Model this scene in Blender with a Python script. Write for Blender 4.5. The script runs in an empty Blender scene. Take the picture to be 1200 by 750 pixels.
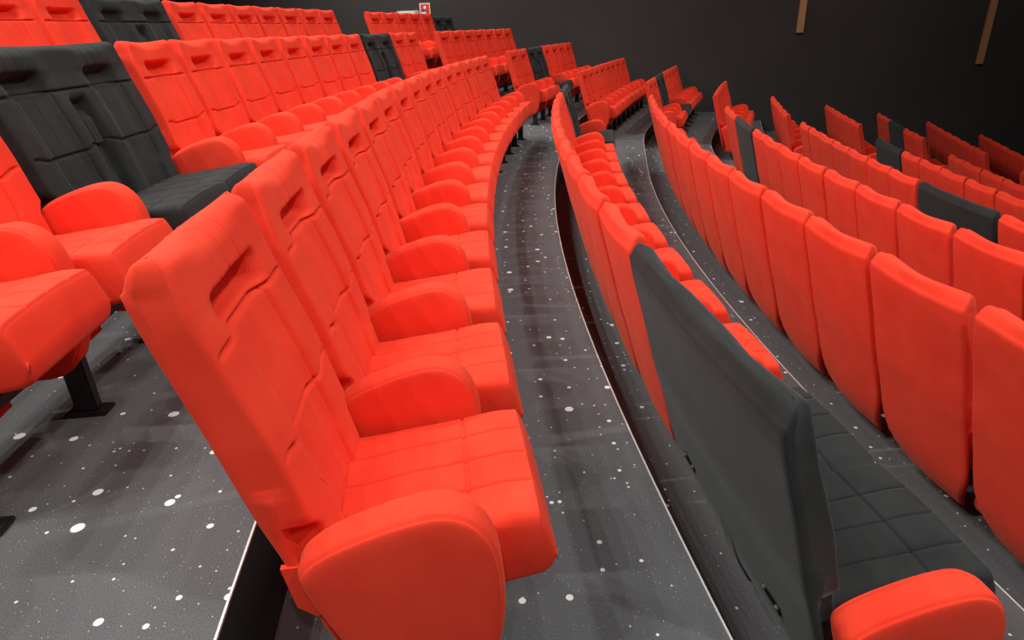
import bpy, math, random
from mathutils import Matrix, Vector
C = bpy.context.scene.collection
random.seed(4)
W = 0.56                                   # width of one seat place

# ------------------------------------------------------------------ materials
def nodes(name):
    m = bpy.data.materials.new(name); m.use_nodes = True
    nt = m.node_tree; b = nt.nodes['Principled BSDF']
    return m, nt, b
def N(nt, t, **k):
    n = nt.nodes.new(t)
    for a, v in k.items(): setattr(n, a, v)
    return n
def fabric(name, c1, c2, sheen, tint, rough=.85, bump=.25, weave=420):
    m, nt, b = nodes(name); L = nt.links.new
    tc = N(nt, 'ShaderNodeTexCoord')
    n1 = N(nt, 'ShaderNodeTexNoise'); n1.inputs['Scale'].default_value = 7; n1.inputs['Detail'].default_value = 5
    n2 = N(nt, 'ShaderNodeTexNoise'); n2.inputs['Scale'].default_value = weave; n2.inputs['Detail'].default_value = 2
    oi = N(nt, 'ShaderNodeObjectInfo'); va = N(nt, 'ShaderNodeVectorMath', operation='ADD')
    mul = N(nt, 'ShaderNodeMath', operation='MULTIPLY'); mul.inputs[1].default_value = 37
    L(oi.outputs['Random'], mul.inputs[0]); L(tc.outputs['Object'], va.inputs[0]); L(mul.outputs[0], va.inputs[1])
    L(va.outputs[0], n1.inputs['Vector']); L(tc.outputs['Object'], n2.inputs['Vector'])
    ad = N(nt, 'ShaderNodeMath', operation='MULTIPLY_ADD'); ad.inputs[1].default_value = .35
    L(n2.outputs['Fac'], ad.inputs[0]); L(n1.outputs['Fac'], ad.inputs[2])
    r = N(nt, 'ShaderNodeValToRGB'); e = r.color_ramp.elements
    e[0].position = .45; e[0].color = (*c1, 1); e[1].position = .9; e[1].color = (*c2, 1)
    L(ad.outputs[0], r.inputs['Fac']); L(r.outputs['Color'], b.inputs['Base Color'])
    b.inputs['Roughness'].default_value = rough
    b.inputs['Specular IOR Level'].default_value = .25
    b.inputs['Sheen Weight'].default_value = sheen; b.inputs['Sheen Tint'].default_value = (*tint, 1)
    b.inputs['Sheen Roughness'].default_value = .45
    bp = N(nt, 'ShaderNodeBump'); bp.inputs['Strength'].default_value = bump; bp.inputs['Distance'].default_value = .002
    L(n2.outputs['Fac'], bp.inputs['Height']); L(bp.outputs['Normal'], b.inputs['Normal'])
    return m
RED = fabric('red velvet', (.80, .036, .014), (.90, .056, .022), .12, (1, .5, .3))
BLACK = fabric('charcoal velvet', (.013, .0145, .014), (.024, .0265, .025), .12, (.8, .85, .82))
def plain(name, col, rough=.5, metal=0, emis=None, es=1):
    m, nt, b = nodes(name)
    b.inputs['Base Color'].default_value = (*col, 1); b.inputs['Roughness'].default_value = rough
    b.inputs['Metallic'].default_value = metal
    n = N(nt, 'ShaderNodeTexNoise'); n.inputs['Scale'].default_value = 60
    bp = N(nt, 'ShaderNodeBump'); bp.inputs['Strength'].default_value = .1; bp.inputs['Distance'].default_value = .001
    nt.links.new(n.outputs['Fac'], bp.inputs['Height']); nt.links.new(bp.outputs['Normal'], b.inputs['Normal'])
    if emis: b.inputs['Emission Color'].default_value = (*emis, 1); b.inputs['Emission Strength'].default_value = es
    return m
STEEL = plain('black steel', (.012, .012, .012), .4)
PLATE = plain('worn brass', (.32, .24, .14), .5, .6)
NOSE = plain('pale aluminium nosing', (.75, .74, .70), .4, .2)
RISER = plain('black riser', (.007, .007, .008), .35)
def carpet():
    m, nt, b = nodes('speckled grey carpet'); L = nt.links.new
    tc = N(nt, 'ShaderNodeTexCoord')
    flat = N(nt, 'ShaderNodeVectorMath', operation='MULTIPLY'); flat.inputs[1].default_value = (1, 1, 0)
    L(tc.outputs['Object'], flat.inputs[0])
    base = N(nt, 'ShaderNodeTexNoise'); base.inputs['Scale'].default_value = 300; base.inputs['Detail'].default_value = 3
    L(flat.outputs[0], base.inputs['Vector'])
    r = N(nt, 'ShaderNodeValToRGB'); e = r.color_ramp.elements
    e[0].position = .3; e[0].color = (.074, .075, .076, 1); e[1].position = .75; e[1].color = (.165, .166, .168, 1)
    L(base.outputs['Fac'], r.inputs['Fac'])
    out = r.outputs['Color']
    # star-like flecks of three sizes: the radius differs from cell to cell
    for sc, rad, keep, col in ((4.6, .080, .35, .9), (8.0, .085, .45, .85), (22., .10, .75, .7), (80, .13, .78, .4)):
        v = N(nt, 'ShaderNodeTexVoronoi', voronoi_dimensions='2D'); v.inputs['Scale'].default_value = sc
        L(flat.outputs[0], v.inputs['Vector'])
        sp = N(nt, 'ShaderNodeSeparateColor'); L(v.outputs['Color'], sp.inputs[0])
        gt = N(nt, 'ShaderNodeMath', operation='SUBTRACT'); gt.inputs[1].default_value = keep
        L(sp.outputs[0], gt.inputs[0])
        rr = N(nt, 'ShaderNodeMath', operation='MULTIPLY'); rr.inputs[1].default_value = rad / (1 - keep)
        L(gt.outputs[0], rr.inputs[0])
        lt = N(nt, 'ShaderNodeMath', operation='LESS_THAN'); L(v.outputs['Distance'], lt.inputs[0]); L(rr.outputs[0], lt.inputs[1])
        mx = N(nt, 'ShaderNodeMix', data_type='RGBA'); L(lt.outputs[0], mx.inputs['Factor']); L(out, mx.inputs['A'])
        mx.inputs['B'].default_value = (col, col, col * .97, 1); out = mx.outputs['Result']
    L(out, b.inputs['Base Color']); b.inputs['Roughness'].default_value = .8
    b.inputs['Specular IOR Level'].default_value = .2
    bp = N(nt, 'ShaderNodeBump'); bp.inputs['Strength'].default_value = .3; bp.inputs['Distance'].default_value = .002
    L(base.outputs['Fac'], bp.inputs['Height']); L(bp.outputs['Normal'], b.inputs['Normal'])
    return m
CARPET = carpet()
def wallmat():
    m, nt, b = nodes('dark fabric wall'); L = nt.links.new
    tc = N(nt, 'ShaderNodeTexCoord')
    n = N(nt, 'ShaderNodeTexNoise'); n.inputs['Scale'].default_value = .7; n.inputs['Detail'].default_value = 3
    L(tc.outputs['Object'], n.inputs['Vector'])
    r = N(nt, 'ShaderNodeValToRGB'); e = r.color_ramp.elements
    e[0].position = .3; e[0].color = (.050, .044, .041, 1); e[1].position = .7; e[1].color = (.058, .051, .047, 1)
    L(n.outputs['Fac'], r.inputs['Fac']); L(r.outputs['Color'], b.inputs['Base Color'])
    b.inputs['Roughness'].default_value = .9; b.inputs['Specular IOR Level'].default_value = .15
    w = N(nt, 'ShaderNodeTexNoise'); w.inputs['Scale'].default_value = 90; L(tc.outputs['Object'], w.inputs['Vector'])
    bp = N(nt, 'ShaderNodeBump'); bp.inputs['Strength'].default_value = .3; bp.inputs['Distance'].default_value = .003
    L(w.outputs['Fac'], bp.inputs['Height']); L(bp.outputs['Normal'], b.inputs['Normal'])
    return m
WALL = wallmat()
WOOD = plain('orange-brown wood', (.50, .24, .11), .5)

# ------------------------------------------------------------------ mesh helpers
def mesh_obj(name, vs, fs, mat, parent=None, smooth=True, mats=None, midx=None):
    me = bpy.data.meshes.new(name); me.from_pydata([tuple(v) for v in vs], [], fs)
    for m_ in (mats or [mat]): me.materials.append(m_)
    if midx: me.polygons.foreach_set('material_index', midx)
    if smooth: me.shade_smooth()
    import bmesh
    bm = bmesh.new(); bm.from_mesh(me); bmesh.ops.recalc_face_normals(bm, faces=bm.faces); bm.to_mesh(me); bm.free()
    o = bpy.data.objects.new(name, me); C.objects.link(o)
    if parent: o.parent = parent
    return o
def interp(x, pts):
    if x <= pts[0][0]: return pts[0][1]
    for (a, b), (c, d) in zip(pts, pts[1:]):
        if x <= c:
            t = (x - a) / (c - a); return b + (d - b) * t
    return pts[-1][1]
def sm(x, a, b):                            # smoothstep
    t = min(1, max(0, (x - a) / (b - a))); return t * t * (3 - 2 * t)
def groove(d, depth=.006, wd=.0035): return -depth * math.exp(-(d / wd) ** 2)
def bevel_box(name, x0, x1, y0, y1, z0, z1, mat, parent=None, bev=.004):
    import bmesh
    bm = bmesh.new()
    bmesh.ops.create_cube(bm, size=1, matrix=Matrix.Translation(((x0+x1)/2, (y0+y1)/2, (z0+z1)/2)) @ Matrix.Diagonal((x1-x0, y1-y0, z1-z0, 1)))
    if bev: bmesh.ops.bevel(bm, geom=bm.edges[:], offset=bev, segments=2, affect='EDGES')
    me = bpy.data.meshes.new(name); bm.to_mesh(me); bm.free(); me.materials.append(mat)
    o = bpy.data.objects.new(name, me); C.objects.link(o)
    if parent: o.parent = parent
    return o

# ------------------------------------------------------------------ the seat's surfaces
REAR = [(.09, .300), (.13, .265), (.18, .237), (.25, .209), (.41, .166), (.52, .137), (.61, .108), (.80, .062), (.89, .038), (1.0, .008), (1.10, -.008)]
TS = [(.09, .035), (.20, .055), (.30, .068), (.45, .082), (.60, .092), (.75, .094), (.93, .082), (1.1, .075)]     # at the side bolsters
TC = [(.09, .03), (.20, .045), (.30, .052), (.45, .064), (.60, .072), (.75, .070), (.93, .058), (1.0, .054), (1.1, .050)]   # in the middle
SEAM1, SEAM2 = .925, .69
def smooth_interp(x, pts, h=.03):
    return (interp(x-h, pts) + 2*interp(x, pts) + interp(x+h, pts)) / 4
def back_lines(centres, half):
    ys = set()
    r = .018
    for k in range(7):
        a = math.pi/2 * k/6
        ys.add(round(half - r + r*math.sin(a), 5)); ys.add(round(-(half - r + r*math.sin(a)), 5))
    n = int(half * 2 / .016)
    for k in range(n+1): ys.add(round(-(half-r) + 2*(half-r)*k/n, 5))
    for c in centres:
        for s_ in (-.12, -.07, -.04, 0, .04, .07, .12):
            for d in (-.009, -.006, -.003, 0, .003, .006, .009): ys.add(round(c + s_ + d, 5))
    if len(centres) == 2:
        for e in (.040, .046, .052, .058, .064, .070, .076): ys.add(e); ys.add(-e)
    out = []
    for y in sorted(ys):
        if out and y - out[-1] < .0012: continue
        out.append(y)
    out[-1] = half
    return out
def front_disp(y, z, centres, half):
    """forward thickness of the back at (y, z)"""
    c = min(centres, key=lambda q: abs(q - y)); d = y - c; ad = abs(d)
    t = smooth_interp(z, TC) + (smooth_interp(z, TS) - smooth_interp(z, TC)) * (sm(ad, .075, .15) if z < SEAM1 else sm(ad, .075-.07*sm(z, SEAM1, 1.0), .15+.10*sm(z, SEAM1, 1.0)))
    dbl = len(centres) == 2
    t += .022 * sm(z, .97, 1.02) * (1 - sm(z, 1.06, 1.11)) * (1 - .9*sm(ad, .04, .22))
    # the dark hollow under the head roll
    hx = 1 - sm(ad, .085, .135) if dbl else 1 - sm(ad, .125, .150)
    if dbl: t -= .048 * hx * sm(z, .90, .965) * (1 - sm(z, .97, 1.03))
    else: t -= .050 * hx * sm(z, SEAM1+.004, SEAM1+.022) * (1 - sm(z, .985, 1.015))
    # seams
    if z > SEAM1:
        for s_ in (-.07, 0, .07): t += groove(d - s_, .004, .003)*sm(z, .985, 1.0)
    else:
        for s_ in (-.12, .12): t += groove(d - s_, .011, .0045)
        if z > SEAM2: t += groove(d - .0, .003, .003)
        else:
            for s_ in (-.04, .04): t += groove(d - s_, .003, .003)
    eg = 1 - sm(abs(y), half-.032, half-.018)
    t += groove(z - SEAM1, .016, .005)*eg
    t += groove(z - (SEAM2 + .02*sm(ad, .12, .22)), .014, .005)*eg
    if dbl:
        t -= .056 * (1 - sm(abs(y), .044, .078)) * (1 - sm(z, .86, .905))
        t -= .008 * (1 - sm(abs(y), .03, .16))
    return t
def make_back(parent, centres, half, mat):
    ys = back_lines(centres, half); r = .018
    zs = [.205]
    zl = set(round(.115 + (1.058-.115)*k/54, 5) for k in range(55))
    for s_ in (SEAM1, SEAM2, SEAM2+.02):
        for d in (-.012, -.009, -.006, -.003, 0, .003, .006, .009, .012): zl.add(round(s_ + d, 5))
    for z in (.934, .94, .947, .953, .985, .990, .996, 1.002, 1.008, 1.015): zl.add(z)
    zz = []
    for z in sorted(zl):
        if zz and z - zz[-1] < .002: continue
        zz.append(z)
    secs = []
    for k in range(5): a = math.pi/2*k/5; secs.append((.115 - .02*math.cos(a), .02*(1-math.sin(a)) ))
    secs += [(z, 0) for z in zz]
    for k in range(1, 11): a = math.pi/2*k/10; secs.append((1.058 + .046*math.sin(a)**1.1, -(k/10)))
    vs = []; nf = len(ys); rows_ = []
    dbl = len(centres) == 2
    for z, ins in secs:
        w_ = half - .085*(1 - sm(z, .06, .42))**2 - .022 * (1-math.sqrt(1-min(1, max(0, (z-1.04)/.0635))**2))
        nar = .036*(1 - sm(z, .555, .585))
        wf = w_ - .014 - nar - .012*sm(z, .98, 1.08)       # the padded face is narrower than the rear shell
        front = []; rear = []; sd = []
        rx = smooth_interp(z, REAR, .04)
        for y in ys:
            k_ = y/half
            ed = max(0, abs(y) - (half - r)); drop = r - math.sqrt(max(0, r*r - ed*ed))
            bow = math.cos(min(1, abs(k_)) * math.pi/2)
            zc = z - (.010 * bow) * sm(z, .95, 1.06)                     # the top edge sags a little in the middle
            th = front_disp(y, z, centres, half)
            if ins >= 0: fi = bi = min(ins, (th - drop*1.25)/2 - .003)
            else:
                q = -ins; av = th - drop*1.25 - .006
                bi = .5*av*q**1.15 + .004*sm(q, 0, .12); fi = .42*av*(1-math.cos(max(0, q-.35)/.65*math.pi/2))
            fx = rx + th - drop*.75 - fi
            bx = rx + drop*.5 + bi - .010*bow
            front.append((fx, k_*wf, zc)); rear.append((bx, k_*w_, zc))
        # two more points on each side: the shell's edge, then the start of the pad
        for sg_ in (-1, 1):
            j = 0 if sg_ < 0 else -1
            fe = front[j]; re_ = rear[j]; tt = fe[0]-re_[0]
            e1 = re_[0] + min(max(.012, .150-re_[0]), tt*(.25 if z > .66 else .75))
            wm = (w_ - .044*(1 - sm(z, .555, .585)) - .003)
            sd.append(((e1, sg_*w_, fe[2]), (e1+min(.003, tt*.2), sg_*wm, fe[2])))
        rows_.append(len(vs)); vs += front + rear + [sd[0][1], sd[0][0], sd[1][1], sd[1][0]]
    fs = []; hs = []
    for i in range(len(secs)-1):
        a, b = rows_[i], rows_[i+1]; top = secs[i][0] > SEAM1 - .0001
        for j in range(nf-1):
            (hs if top else fs).append((a+j, a+j+1, b+j+1, b+j))
            fs.append((a+nf+j+1, a+nf+j, b+nf+j, b+nf+j+1))
        L_ = [0, 2*nf, 2*nf+1, nf]; R_ = [nf-1, 2*nf+2, 2*nf+3, 2*nf-1]
        for q in range(3):
            fs.append((a+L_[q], b+L_[q], b+L_[q+1], a+L_[q+1])); fs.append((a+R_[q], a+R_[q+1], b+R_[q+1], b+R_[q]))
    a = rows_[0]; b = rows_[-1]
    for q in (a, b):
        fs.append((q, q+2*nf, q+2*nf+1, q+nf)); fs.append((q+nf-1, q+2*nf-1, q+2*nf+3, q+2*nf+2))
    for j in range(nf-1):
        fs.append((a+j, a+nf+j, a+nf+j+1, a+j+1)); fs.append((b+j, b+j+1, b+nf+j+1, b+nf+j))
    # whole closed shell first, so that normals agree, then the head pad is taken out as a part
    full = mesh_obj('backrest', vs, fs + hs, mat, parent)
    me = full.data
    import bmesh
    nfs = len(fs)
    bm = bmesh.new(); bm.from_mesh(me); bm.faces.ensure_lookup_table()
    bm2 = bm.copy(); bm2.faces.ensure_lookup_table()
    bmesh.ops.delete(bm, geom=[f for f in bm.faces if f.index >= nfs], context='FACES')
    bmesh.ops.delete(bm2, geom=[f for f in bm2.faces if f.index < nfs], context='FACES')
    bm.to_mesh(me); bm.free()
    hm = bpy.data.meshes.new('headrest'); bm2.to_mesh(hm); bm2.free(); hm.materials.append(mat)
    ho = bpy.data.objects.new('headrest', hm); C.objects.link(ho); ho.parent = full
    return full
def make_cushion(parent, centres, half, mat):
    xs = []
    for k in range(6): xs.append(.214 + .012*(1-math.cos(math.pi/2*k/5)))
    xs += [.226 + (.61-.226)*k/22 for k in range(1, 23)]
    for d in (-.006, -.003, 0, .003, .006): xs.append(.497 + d)
    xs += [.622, .630, .634, .6355, .637, .6385, .640, .6415, .643, .646, .650, .654, .658, .662, .6655, .668, .670]
    xs = sorted(set(round(x, 5) for x in xs))
    ys = set(); r = .03
    for k in range(7):
        a = math.pi/2*k/6
        for s_ in (1, -1): ys.add(round(s_*(half - r + r*math.sin(a)), 5))
    n = int(half*2/.02)
    for k in range(n+1): ys.add(round(-(half-r) + 2*(half-r)*k/n, 5))
    for c in centres:
        for s_ in (-.125, 0, .125):
            for d in (-.006, -.003, 0, .003, .006): ys.add(round(c+s_+d, 5))
    o = []
    for y in sorted(ys):
        if o and y-o[-1] < .0012: continue
        o.append(y)
    ys = o; nf = len(ys); vs = []; st = []
    for x in xs:
        w_ = half - .053 - (.014 if len(centres) == 2 else 0)
        fr = 0 if x < .640 else .10 + .9*((x-.640)/.030)**1.3                # front edge, then the face bulges forward
        if .634 < x < .640: fr = .10*((x-.634)/.006)**2
        zt = interp(x, [(.18, .465), (.30, .474), (.45, .488), (.58, .508), (.61, .508), (.7, .503)]) - .095*fr
        bk = max(0, (.226-x)/.012); zt -= .02*(1-math.sqrt(max(0, 1-bk*bk)))
        zb = interp(x, [(.18, .30), (.45, .31), (.625, .338), (.645, .344), (.657, .354), (.664, .368), (.670, .398)]) + .01*(1-math.sqrt(max(0, 1-bk*bk)))
        tp = []; bt = []
        for y in ys:
            yy = y/half*w_
            ed = max(0, abs(y)-(half-r)); drop = r - math.sqrt(max(0, r*r-ed*ed))
            c = min(centres, key=lambda q: abs(q-y)); d = y-c
            cr = .012*(1-(min(1, abs(d)/.28))**2)*sm(x, .25, .4)
            g = sum(groove(d-s_, .009, .004) for s_ in (-.125, 0, .125))*(1-sm(x, .63, .64)) + groove(x-.497, .009, .004)
            if len(centres) == 2: g += groove(y, .012, .006)
            tp.append((x, yy, zt+cr+g-drop)); bt.append((x, yy, zb+drop*.7))
        st.append(len(vs)); vs += tp+bt
    fs = []
    for a, b in zip(st, st[1:]):
        for j in range(nf-1):
            fs.append((a+j, a+j+1, b+j+1, b+j)); fs.append((a+nf+j+1, a+nf+j, b+nf+j, b+nf+j+1))
        fs.append((a, b, b+nf, a+nf)); fs.append((a+nf-1, a+2*nf-1, b+2*nf-1, b+nf-1))
    a, b = st[0], st[-1]
    for j in range(nf-1):
        fs.append((a+j, a+nf+j, a+nf+j+1, a+j+1)); fs.append((b+j, b+j+1, b+nf+j+1, b+nf+j))
    cu = mesh_obj('seat_cushion', vs, fs, mat, parent)
    bevel_box('seat_pan', .24, .54, -half+.07, half-.07, .270, .312, STEEL, cu, .008)
    return cu
def arm_outline():
    # closed (x, z) outline, D-shaped: the top curves over and falls away at the front
    ctrl = [(.178, .545), (.20, .572), (.235, .594), (.28, .613), (.33, .630), (.38, .643), (.43, .650), (.465, .645), (.498, .626), (.526, .592), (.543, .545),
            (.550, .49), (.552, .43), (.548, .37), (.538, .31), (.52, .25), (.49, .20), (.44, .165), (.36, .155), (.28, .17), (.278, .215), (.256, .29), (.230, .37), (.200, .45), (.181, .51)]
    out = []
    n = len(ctrl)
    for i in range(n):
        p0, p1, p2, p3 = (ctrl[(i+k-1) % n] for k in range(4))
        for t in (0, .5):
            out.append(tuple(.5*((2*p1[k]) + (-p0[k]+p2[k])*t + (2*p0[k]-5*p1[k]+4*p2[k]-p3[k])*t*t + (-p0[k]+3*p1[k]-3*p2[k]+p3[k])*t**3) for k in (0, 1)))
    return [(a, b-.017) for a, b in out]
def make_arm(parent, y, mat, th=.090):
    ol = arm_outline(); n = len(ol); nr = []
    for i in range(n):
        a, b = ol[i-1], ol[(i+1) % n]; dx, dz = b[0]-a[0], b[1]-a[1]; l = math.hypot(dx, dz); nr.append((dz/l*-1, dx/l))
    for _ in range(8):
        nr = [tuple(nr[i-1][k]+2*nr[i][k]+nr[(i+1) % n][k] for k in (0, 1)) for i in range(n)]
        nr = [(a/math.hypot(a, b), b/math.hypot(a, b)) for a, b in nr]
    cx = sum(p[0] for p in ol)/n; cz = sum(p[1] for p in ol)/n
    if (ol[0][0]-cx)*nr[0][0] + (ol[0][1]-cz)*nr[0][1] > 0: nr = [(-a, -b) for a, b in nr]
    h = th/2
    rings = []
    half_ = [(h+.002, .026), (h, .016), (h-.002, .0105), (h-.004, .0085), (h-.006, .0125), (h-.0075, .0125), (h-.0095, .006), (h-.017, .002), (h-.028, 0)]
    rings = [(-a, b) for a, b in half_] + [(a, b) for a, b in reversed(half_)]
    vs = []
    for yy, ins in rings:
        for p, q in zip(ol, nr): vs.append((p[0]+q[0]*ins, y+yy, p[1]+q[1]*ins))
    fs = []
    for k in range(len(rings)-1):
        for i in range(n):
            j = (i+1) % n; fs.append((k*n+i, k*n+j, (k+1)*n+j, (k+1)*n+i))
    K = (len(rings)-1)*n; cz2 = cz + .03
    for side_, base_ in ((-1, 0), (1, K)):
        prev = base_; src = [vs[base_+i] for i in range(n)]; yb = src[0][1]
        for q in (.85, .65, .4, .15):
            st_ = len(vs); yy = yb + side_*.004*(1-q*q)
            for p in src: vs.append((cx+(p[0]-cx)*q, yy, cz2+(p[2]-cz2)*q))
            for i in range(n):
                j = (i+1) % n; fs.append((prev+i, prev+j, st_+j, st_+i))
            prev = st_
        c0 = len(vs); vs.append((cx, yb+side_*.004, cz2))
        for i in range(n): fs.append((prev+i, prev+(i+1) % n, c0))
    return mesh_obj('armrest', vs, fs, mat, parent)
def make_pedestal(parent, y):
    p = bevel_box('pedestal', .43, .50, y-.02, y+.02, .012, .24, STEEL, parent, .006)
    bevel_box('foot_plate', .40, .53, y-.035, y+.035, .0, .014, STEEL, p, .004)
    return p
def make_bracket(parent, y, mat):
    # fabric-covered hinge flap between the back and the arm
    vs = []; 
    for yy in (y-.006, y+.006):
        vs += [(.135, yy, .50), (.150, yy, .40), (.185, yy, .37), (.215, yy, .40), (.21, yy, .50)]
    fs = [(0, 1, 2, 3, 4), (9, 8, 7, 6, 5)] + [(i, i+5, (i+1) % 5+5, (i+1) % 5) for i in range(5)]
    return mesh_obj('hinge_flap', vs, fs, mat, parent, smooth=False)

protos = {}
def children(o): return [c for c in bpy.data.objects if c.parent == o]
def make_proto(kind, end, first=False):
    """kind: 'red' one place or 'double' two places; end: True adds the arm on the far side as well"""
    t = bpy.data.objects.new('cinema_seat' if kind == 'red' else 'double_cinema_seat', None); C.objects.link(t)
    if kind == 'red': cs, half, mat = [0.0], W/2 - .018, RED
    else: cs, half, mat = [-W/2, W/2], W - .032, BLACK
    base = (kind, False)
    make_back(t, cs, half, mat); make_cushion(t, cs, half, mat)
    side = W/2 * len(cs)
    make_arm(t, -side, RED); make_pedestal(t, -side + .0)
    if first: make_bracket(t, -side + .02, mat)
    if end: make_arm(t, side, RED); make_pedestal(t, side)
    if kind == 'double':
        # the folded arm lying in the slot between the two halves of the back
        vs = []; prof = [(.74, .0), (.70, .0), (.62, .0), (.50, .0), (.42, .0)]
        k = []
        for z in (.40, .50, .60, .70, .705, .80, .835):
            x0 = smooth_interp(z, REAR, .04) + .012
            t_ = .030 if z < .702 else (.052 if z < .82 else .030)
            w_ = .028 if z < .702 else .034
            k.append(len(vs)); vs += [(x0, -w_, z), (x0+t_-.006, -w_, z), (x0+t_, -w_+.006, z), (x0+t_, w_-.006, z), (x0+t_-.006, w_, z), (x0, w_, z)]
        fs = [(k[0]+i for i in range(6))]; fs = [tuple(range(6)), tuple(k[-1]+i for i in reversed(range(6)))]
        for a, b in zip(k, k[1:]):
            for i in range(6): fs.append((a+i, a+(i+1) % 6, b+(i+1) % 6, b+i))
        f = mesh_obj('folded_armrest', vs, fs, mat, t, smooth=False)
        make_pedestal(t, 0)
        for yy in (-.30, .30):
            b = bevel_box('mounting_plate', .178, .186, yy-.05, yy+.05, .315, .345, STEEL, t, .002)
            for dy in (-.035, .035): bevel_box('bolt', .170, .180, yy+dy-.007, yy+dy+.007, .323, .337, PLATE, b, .003)
    return t
def clone(t):
    c = t.copy(); C.objects.link(c)
    for ch in protos_children[t.name]:
        d = ch.copy(); C.objects.link(d); d.parent = c
        for g in protos_children[ch.name]:
            e = g.copy(); C.objects.link(e); e.parent = d
    return c
protos_children = {}
for key in (('red', False), ('red', True), ('double', False), ('double', True), ('red', False, True)):
    protos[key] = make_proto(*key)
for o in list(bpy.data.objects): protos_children[o.name] = children(o)
used = set()

# ------------------------------------------------------------------ the curve that the rows follow
PSI, X0 = -0.14919, -0.46729
K = (0.0405351, -0.00143379, 0.000318284, -3.73694e-05)
ds = .05; S0 = -6.0
def kappa(s):
    if s < -2: s = -2
    if s < 9.6: return K[0]+K[1]*s+K[2]*s*s+K[3]*s**3
    return interp(s, [(9.6, .055), (14, .02)])
SS = [S0 + ds*i for i in range(int((20-S0)/ds)+1)]
TH = [0.0]
for i in range(1, len(SS)): TH.append(TH[-1] + (kappa(SS[i])+kappa(SS[i-1]))/2*ds)
i0 = int(round(-S0/ds)); t0 = TH[i0]; TH = [t - t0 + PSI for t in TH]
PX, PY = [0.0], [0.0]
for i in range(1, len(SS)):
    PX.append(PX[-1] + (math.sin(TH[i])+math.sin(TH[i-1]))/2*ds); PY.append(PY[-1] + (math.cos(TH[i])+math.cos(TH[i-1]))/2*ds)
ax, ay = PX[i0], PY[i0]; PX = [p-ax+X0 for p in PX]; PY = [p-ay for p in PY]
def at(off, sp):
    """point and heading at arc length sp on the curve offset by off towards the screen"""
    l = 0.0
    if sp >= 0:
        i = i0
        while i < len(SS)-2:
            st = (1-off*(kappa(SS[i])+kappa(SS[i+1]))/2)*ds
            if l+st >= sp: break
            l += st; i += 1
        f = (sp-l)/st
    else:
        i = i0-1
        while i > 0:
            st = (1-off*(kappa(SS[i])+kappa(SS[i+1]))/2)*ds
            if l-st <= sp: break
            l -= st; i -= 1
        f = (sp-(l-st))/st
    x = PX[i]+(PX[i+1]-PX[i])*f; y = PY[i]+(PY[i+1]-PY[i])*f; t = TH[i]+(TH[i+1]-TH[i])*f
    return x+math.cos(t)*off, y-math.sin(t)*off, t
OFF = dict(Z=-2.2682, Y=-1.1727, A=0, B=1.0970, C=2.1898, D=3.2704, E=4.3525, F=5.4530, G=6.5381, H=7.6232, I=8.7083, J=9.79, Q=-3.36)
ZZ = dict(Z=.6427, Y=.3195, A=0, B=-.3201, C=-.5331, D=-.7746, E=-1.0297, F=-1.2950, G=-1.5797, H=-1.8644, I=-2.1491, J=-2.43, Q=.966)

# ------------------------------------------------------------------ rows of seats
ORD = ['', 'first', 'second', 'third', 'fourth', 'fifth', 'sixth', 'seventh', 'eighth', 'ninth', 'tenth', 'eleventh', 'twelfth', 'thirteenth', 'fourteenth', 'fifteenth']
ROWNAME = dict(Z='the highest row at upper left', Y='the row behind the big foreground row', A='the big foreground row',
               B='the row right of the speckled walkway', C='second row right of the walkway', D='third row right of the walkway',
               E='fourth row right of the walkway', F='fifth row right of the walkway', G='sixth row right of the walkway',
               H='seventh row right of the walkway', I='eighth row right of the walkway')
# near blocks: start arc length and the run of places (r one red seat, D a black double), from near to far
NEAR = dict(Z=(6.568-4*W, 'rrDrrrrrrr'), Y=(3.644-4*W, 'rrDrrrrrrrrDrr'), A=(.8866, 'r'*15), B=(.8121, 'D'+'r'*10+'D'),
            C=(1.6091-W, 'r'*14), D=(9.187-14*W, 'D'+'r'*8+'Drr'), E=(8.974-10*W, 'rD'+'r'*7), F=(8.814-8*W, 'r'*6+'D'), G=(8.64-5*W, 'r'*5), H=(8.48-W, 'r'))
FAR = dict(Z='rrrrrD', Y='rrrrrrr', A='rrDrrrr', B='rrrrrrrr', C='rrDrrrr', D='rrrrr', E='rrrrr', F='rrrrr', G='rrDrr', H='rrrrrrr', I='rrrrrr')
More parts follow.
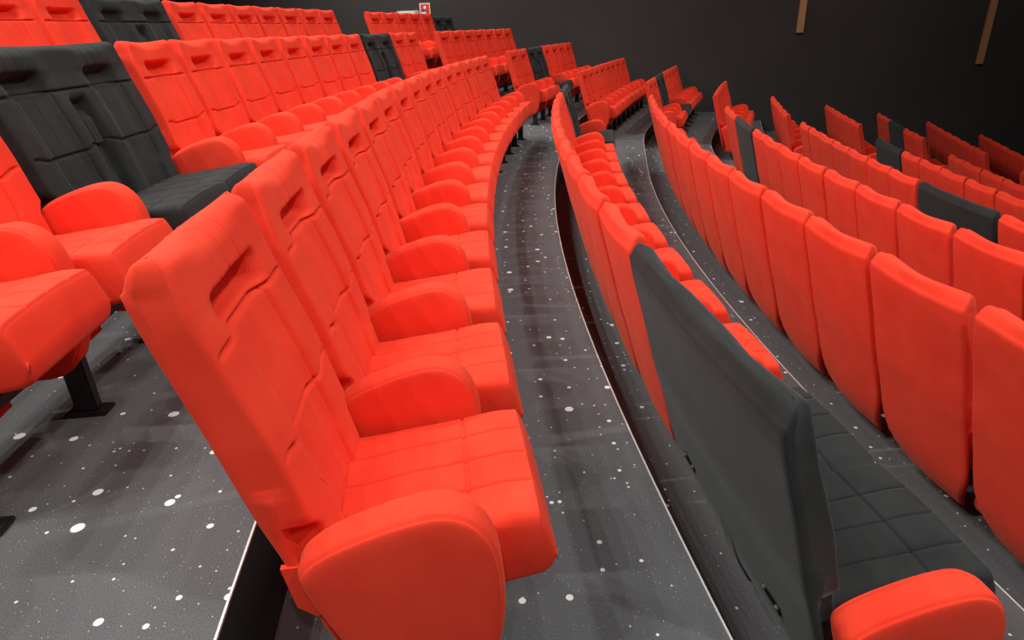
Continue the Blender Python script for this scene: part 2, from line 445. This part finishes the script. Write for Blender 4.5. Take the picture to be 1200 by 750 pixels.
# blocks beyond the aisle: near corner of the block and mean heading of its line
LOC = dict(Q=(-3.3, 11.3, 16), Z=(-2.14, 11.24, 16.3), Y=(-1.05, 11.12, 18.6), A=(.06, 10.75, 18), B=(1.22, 11.1, 19), C=(2.35, 11.2, 20), D=(3.5, 11.2, 21.5),
           E=(4.43, 10.4, 16.6), F=(5.83, 10.84, 14.8), G=(7.01, 10.95, 16.8), H=(8.1, 10.91, 18.8), I=(9.3, 11.2, 20), J=(10.5, 11.4, 20))
def at_far(row, s, off=0):
    x, y, h = LOC[row]; a = math.radians(h) - .015*2; n = 40
    st = s/n
    for i in range(n): x += math.sin(a)*st; y += math.cos(a)*st; a += .015*st
    return x+math.cos(a)*off, y-math.sin(a)*off, a
def put(row, s, kind, last, label, group, far=False):
    wd = W if kind == 'red' else 2*W
    x, y, t = at_far(row, s+wd/2) if far else at(OFF[row], s+wd/2)
    key = (kind, last) + ((True,) if row == 'A' and s < .9 else ())
    p = protos[key]
    if key in used: o = clone(p)
    else: used.add(key); o = p
    o.location = (x, y, ZZ[row]); o.rotation_euler = (0, 0, -t)
    if row in 'BCDEFGHI': o.scale = (1, 1, .96)
    if o not in protos.values():
        for ch in bpy.data.objects:
            if ch.parent == o and ch.name.startswith('backrest'): ch.rotation_euler.y = random.uniform(-.007, .007)
    o['label'] = label; o['category'] = 'double seat' if kind == 'double' else 'seat'; o['group'] = group
    return o
for block, table in (('near', NEAR), ('far', FAR)):
    for row, sr in table.items():
        s, run = sr if block == 'near' else (0.0, sr)
        rn = ROWNAME[row]; nd = run.count('D'); reds = 0; dd = 0; since = 0
        for i, ch in enumerate(run):
            last = i == len(run)-1
            where = rn if block == 'near' else rn + ' beyond aisle'
            if ch == 'r':
                reds += 1; since += 1
                if dd == 0: lab = '%s nearest red seat in %s' % (ORD[reds], where)
                elif dd == 1: lab = '%s red seat past %s black double in %s' % (ORD[since], 'the' if nd == 1 else 'the nearer', where)
                else: lab = '%s red seat past the farther black double in %s' % (ORD[since], where)
                lab = lab.replace('first nearest', 'nearest')
                put(row, s, 'red', last, lab, 'red cinema seats', block == 'far'); s += W
            else:
                dd += 1; since = 0
                if nd == 1: lab = 'charcoal black double seat in %s' % where
                else: lab = '%s charcoal double seat in %s' % (('nearer', 'farther')[dd-1], where)
                put(row, s, 'double', last, lab, 'black double seats', block == 'far'); s += 2*W

# ------------------------------------------------------------------ the stepped floor
YW = 15.6; YN = -5.5
def line(row, d):
    raw = []; s = -5.9
    while s < 9.3: raw.append(at(OFF[row]+d, s)[:2]); s += .2
    s = -.2
    while s < 7.5: raw.append(at_far(row, s, d)[:2]); s += .3
    # round off the joint between the two stretches
    for _ in range(3): raw = [raw[0]] + [tuple((raw[i-1][k]+2*raw[i][k]+raw[i+1][k])/4 for k in (0, 1)) for i in range(1, len(raw)-1)] + [raw[-1]]
    pts = []; prev = None
    for x, y in raw:
        if prev and prev[1] < YN <= y:
            f = (YN-prev[1])/(y-prev[1]); pts.append((prev[0]+(x-prev[0])*f, YN))
        if y >= YW:
            f = (YW-prev[1])/(y-prev[1]); pts.append((prev[0]+(x-prev[0])*f, YW)); break
        if y > YN: pts.append((x, y))
        prev = (x, y)
    m = 90; cum = [0]
    for a, b in zip(pts, pts[1:]): cum.append(cum[-1]+math.dist(a, b))
    out = []
    j = 0
    for i in range(m+1):
        l = cum[-1]*i/m
        while j < len(cum)-2 and cum[j+1] < l: j += 1
        f = (l-cum[j])/(cum[j+1]-cum[j]); out.append((pts[j][0]+(pts[j+1][0]-pts[j][0])*f, pts[j][1]+(pts[j+1][1]-pts[j][1])*f))
    return out
order = ['Q', 'Z', 'Y', 'A', 'B', 'C', 'D', 'E', 'F', 'G', 'H', 'I', 'J']
edge = {}                                   # edge[k]: the nosing at the front of tier k
for a, b in zip(order, order[1:]): edge[a] = line(b, {'A': .016, 'B': .003, 'Y': -.030, 'Z': -.01}.get(a, .005))
vs, fs, mi = [], [], []
def strip(l1, z1, l2, z2, m):
    k = len(vs); n = len(l1)
    vs.extend([(x, y, z1) for x, y in l1]); vs.extend([(x, y, z2) for x, y in l2])
    for i in range(n-1): fs.append((k+i, k+i+1, k+n+i+1, k+n+i)); mi.append(m)
for i, k in enumerate(order):
    back = [(-9.0, p[1]) for p in edge['Q']] if k == 'Q' else edge[order[i-1]]
    front = [(16.0, p[1]) for p in edge['I']] if k == 'J' else edge[k]
    if k == 'Q': pass
    strip(back, ZZ[k], front, ZZ[k], 0)
    if k != 'J': strip(front, ZZ[k], front, ZZ[order[i+1]], 1)
fl = mesh_obj('floor', vs, fs, CARPET, smooth=False, mats=[CARPET, RISER], midx=mi); fl['kind'] = 'structure'
for q, k in enumerate(order[:-1]):          # pale metal nosing along each step edge
    l = edge[k]; z = ZZ[k]; vv = []; ff = []
    for x, y in l: vv += [(x-.003, y, z+.0003), (x-.003, y, z+.002), (x+.0022, y, z+.002), (x+.0022, y, z-.005), (x+.0002, y, z-.005)]
    for i in range(len(l)-1):
        for j in range(4): ff.append((i*5+j, i*5+j+1, i*5+5+j+1, i*5+5+j))
    o = mesh_obj('trim_%d' % (q+1), vv, ff, NOSE, smooth=False); o['kind'] = 'structure'

# ------------------------------------------------------------------ walls
def struct_box(name, *a, mat=WALL, bev=0):
    o = bevel_box(name, *a, mat, None, bev); o['kind'] = 'structure'; return o
struct_box('wall_back', -2.86, 17, YW, YW+.2, -3, 6.6)
struct_box('wall_back_left', -5.9, -2.86, YW+.05, YW+.25, -3, 6.6)
struct_box('wall_left', -9, -5.9, YW-.25, YW+.2, -3, 6.6)
struct_box('ceiling', -9, 17, YN, YW+.2, 6.6, 6.8)

def pix(u, v, y):
    """world point at depth y seen at pixel (u, v)"""
    th = math.radians(24.33304); r = math.radians(-2.43785); f = 752.42333
    a, b = u-600, v-375
    uu = math.cos(r)*a+math.sin(r)*b; vv_ = -math.sin(r)*a+math.cos(r)*b
    fw, up = f, -vv_
    Y = fw*math.cos(th)+up*math.sin(th); Z = -fw*math.sin(th)+up*math.cos(th)
    k = y/Y; return Vector((uu*k, y, Z*k+1.40056))
def tagged(o, label, cat, group=None):
    o['label'] = label; o['category'] = cat
    if group: o['group'] = group
    return o
for (u, v, lab) in ((937, 38.5, 'shorter orange wooden batten on the dark wall, above the middle rows'), (1147.5, 75, 'longer orange wooden batten on the dark wall at upper right')):
    p = pix(u, v, YW-.04)
    o = bevel_box('wall_batten', p.x-.075, p.x+.075, YW-.06, YW-.001, p.z, 4.6, WOOD, None, .006)
    tagged(o, lab, 'batten', 'wooden battens on the wall')
# the small square sign
p = pix(498, 10.5, YW-.03)
sg = bpy.data.objects.new('safety_sign', None); C.objects.link(sg); sg.location = (p.x, YW, p.z); sg.scale = (.86, 1, .86)
tagged(sg, 'small square red safety sign with pale frame on the dark wall', 'sign')
bevel_box('sign_frame', -.135, .135, -.03, 0, -.135, .135, plain('sign frame', (.9, .62, .52), .4), sg, .004)
bevel_box('sign_panel', -.105, .105, -.034, -.028, -.105, .105, plain('sign red', (.75, .06, .03), .4), sg, .001)
def disc(name, cx, cz, r, y, mat, parent, n=20):
    vs = [(cx+r*math.cos(2*math.pi*i/n), yy, cz+r*math.sin(2*math.pi*i/n)) for yy in (y, y+.004) for i in range(n)]
    fs = [tuple(range(n)), tuple(range(2*n-1, n-1, -1))]+[(i, (i+1) % n, n+(i+1) % n, n+i) for i in range(n)]
    return mesh_obj(name, vs, fs, mat, parent, smooth=False)
WHT = plain('sign white', (.95, .93, .9), .4); BLU = plain('sign blue', (.05, .08, .5), .4)
disc('pictogram_dot', 0, .035, .035, -.040, WHT, sg)
bevel_box('pictogram_block', -.10, -.02, -.038, -.032, -.075, -.01, BLU, sg, .001)
bevel_box('pictogram_bar', -.10, .02, -.040, -.036, -.105, -.07, WHT, sg, .001)
# pale fitting low on the wall beside the sign
p = pix(478, 15.5, YW-.1)
wf = bpy.data.objects.new('wall_fitting', None); C.objects.link(wf); wf.location = (p.x, YW, p.z)
tagged(wf, 'pale metallic fitting on the wall just left of the small sign', 'fitting')
MET = plain('brushed pale metal', (.62, .62, .58), .35, .5)
bevel_box('housing', -.25, .25, -.16, 0, -.07, .05, MET, wf, .02)
bevel_box('cover', -.20, .17, -.19, -.15, -.04, .035, plain('cover', (.8, .78, .72), .4), wf, .015)

# ------------------------------------------------------------------ light
def spot(x, y, z, tx, ty, tz, e, size=.06, ang=110, col=(1, .99, .975), blend=.6):
    l = bpy.data.lights.new('spot', 'SPOT'); l.energy = e; l.shadow_soft_size = size; l.spot_size = math.radians(ang); l.spot_blend = blend; l.color = col
    o = bpy.data.objects.new('ceiling_or_fill_spot', l); C.objects.link(o); o.location = (x, y, z)  # serves the ceiling lamps and the added fills marked below
    o.rotation_euler = (Vector((tx, ty, tz))-Vector((x, y, z))).to_track_quat('-Z', 'Y').to_euler()
    o['kind'] = 'structure'
    return o
for x, k in ((-4.7, .9), (-3.9, 1.0), (-3.1, 1.05), (-2.3, 1.0)):
    for y in (-.5, 3.6, 8.4, 13.0):
        spot(x, y, 5.4, x+2.2, y+.6, 0, 215*k, .04)
for (x, y) in ((2.3, -.6), (2.35, 2.6), (3.1, 6.2), (4.0, 10.2)):
    spot(x, y, 5.4, x-2.2, y+.6, 0, 320, .08)
for (x, y) in ((9.5, 1), (9.5, 7)):
    spot(x, y, 6, x-2.5, y+.6, -1, 120, .3)
for x in (-.2, 1.6):
    spot(x, -3.3, 5.8, x-.3, .6, 0, 210, .06, 100)  # added fill from the camera side, brightens the near-facing seat sides
for x, y in ((.3, .4), (.3, 4.2), (.9, 8.6)):
    spot(x, y, 5.5, x+.1, y+.4, 0, 130, .06)  # extra overhead spots, added to brighten the walkway
def area(x, y, z, tx, ty, tz, e, sx, sy):
    l = bpy.data.lights.new('area', 'AREA'); l.shape = 'RECTANGLE'; l.size = sx; l.size_y = sy; l.energy = e; l.color = (1, .98, .96)
    o = bpy.data.objects.new('screen_light', l); C.objects.link(o); o.location = (x, y, z); o['kind'] = 'structure'  # added soft fill from the right; no glowing screen stands there
    o.rotation_euler = (Vector((tx, ty, tz))-Vector((x, y, z))).to_track_quat('-Z', 'Y').to_euler()
for (x, y, e_) in ((-1, 11, 190), (3.5, 11, 330), (8, 10.5, 270)):
    spot(x, y, 6.2, x, 15.6, 1.6, e_, .3, 100)  # spots added only to lift the dark far wall
area(11, 3, 5.5, 0, 4, 0, 90, 6, 2.5)
w = bpy.data.worlds.new('world'); bpy.context.scene.world = w; w.use_nodes = True
w.node_tree.nodes['Background'].inputs['Color'].default_value = (1, 1, 1, 1)
w.node_tree.nodes['Background'].inputs['Strength'].default_value = .035

# ------------------------------------------------------------------ camera
cam = bpy.data.cameras.new('camera'); co = bpy.data.objects.new('camera', cam); C.objects.link(co)
cam.sensor_width = 36; cam.lens = 752.42333/1200*36; cam.clip_start = .02
th = math.radians(24.33304); r = math.radians(-2.43785)
right = Vector((1, 0, 0)); up = Vector((0, math.sin(th), math.cos(th))); fwd = Vector((0, math.cos(th), -math.sin(th)))
cx = right*math.cos(r)+up*math.sin(r); cy = -right*math.sin(r)+up*math.cos(r)
M = Matrix((cx, cy, -fwd)).transposed().to_4x4(); M.translation = (0, 0, 1.40056)
co.matrix_world = M
sc = bpy.context.scene; sc.camera = co
sc.view_settings.view_transform = 'Standard'; sc.view_settings.look = 'None'; sc.view_settings.gamma = 1
sc.view_settings.use_curve_mapping = False; sc.view_settings.exposure = 0
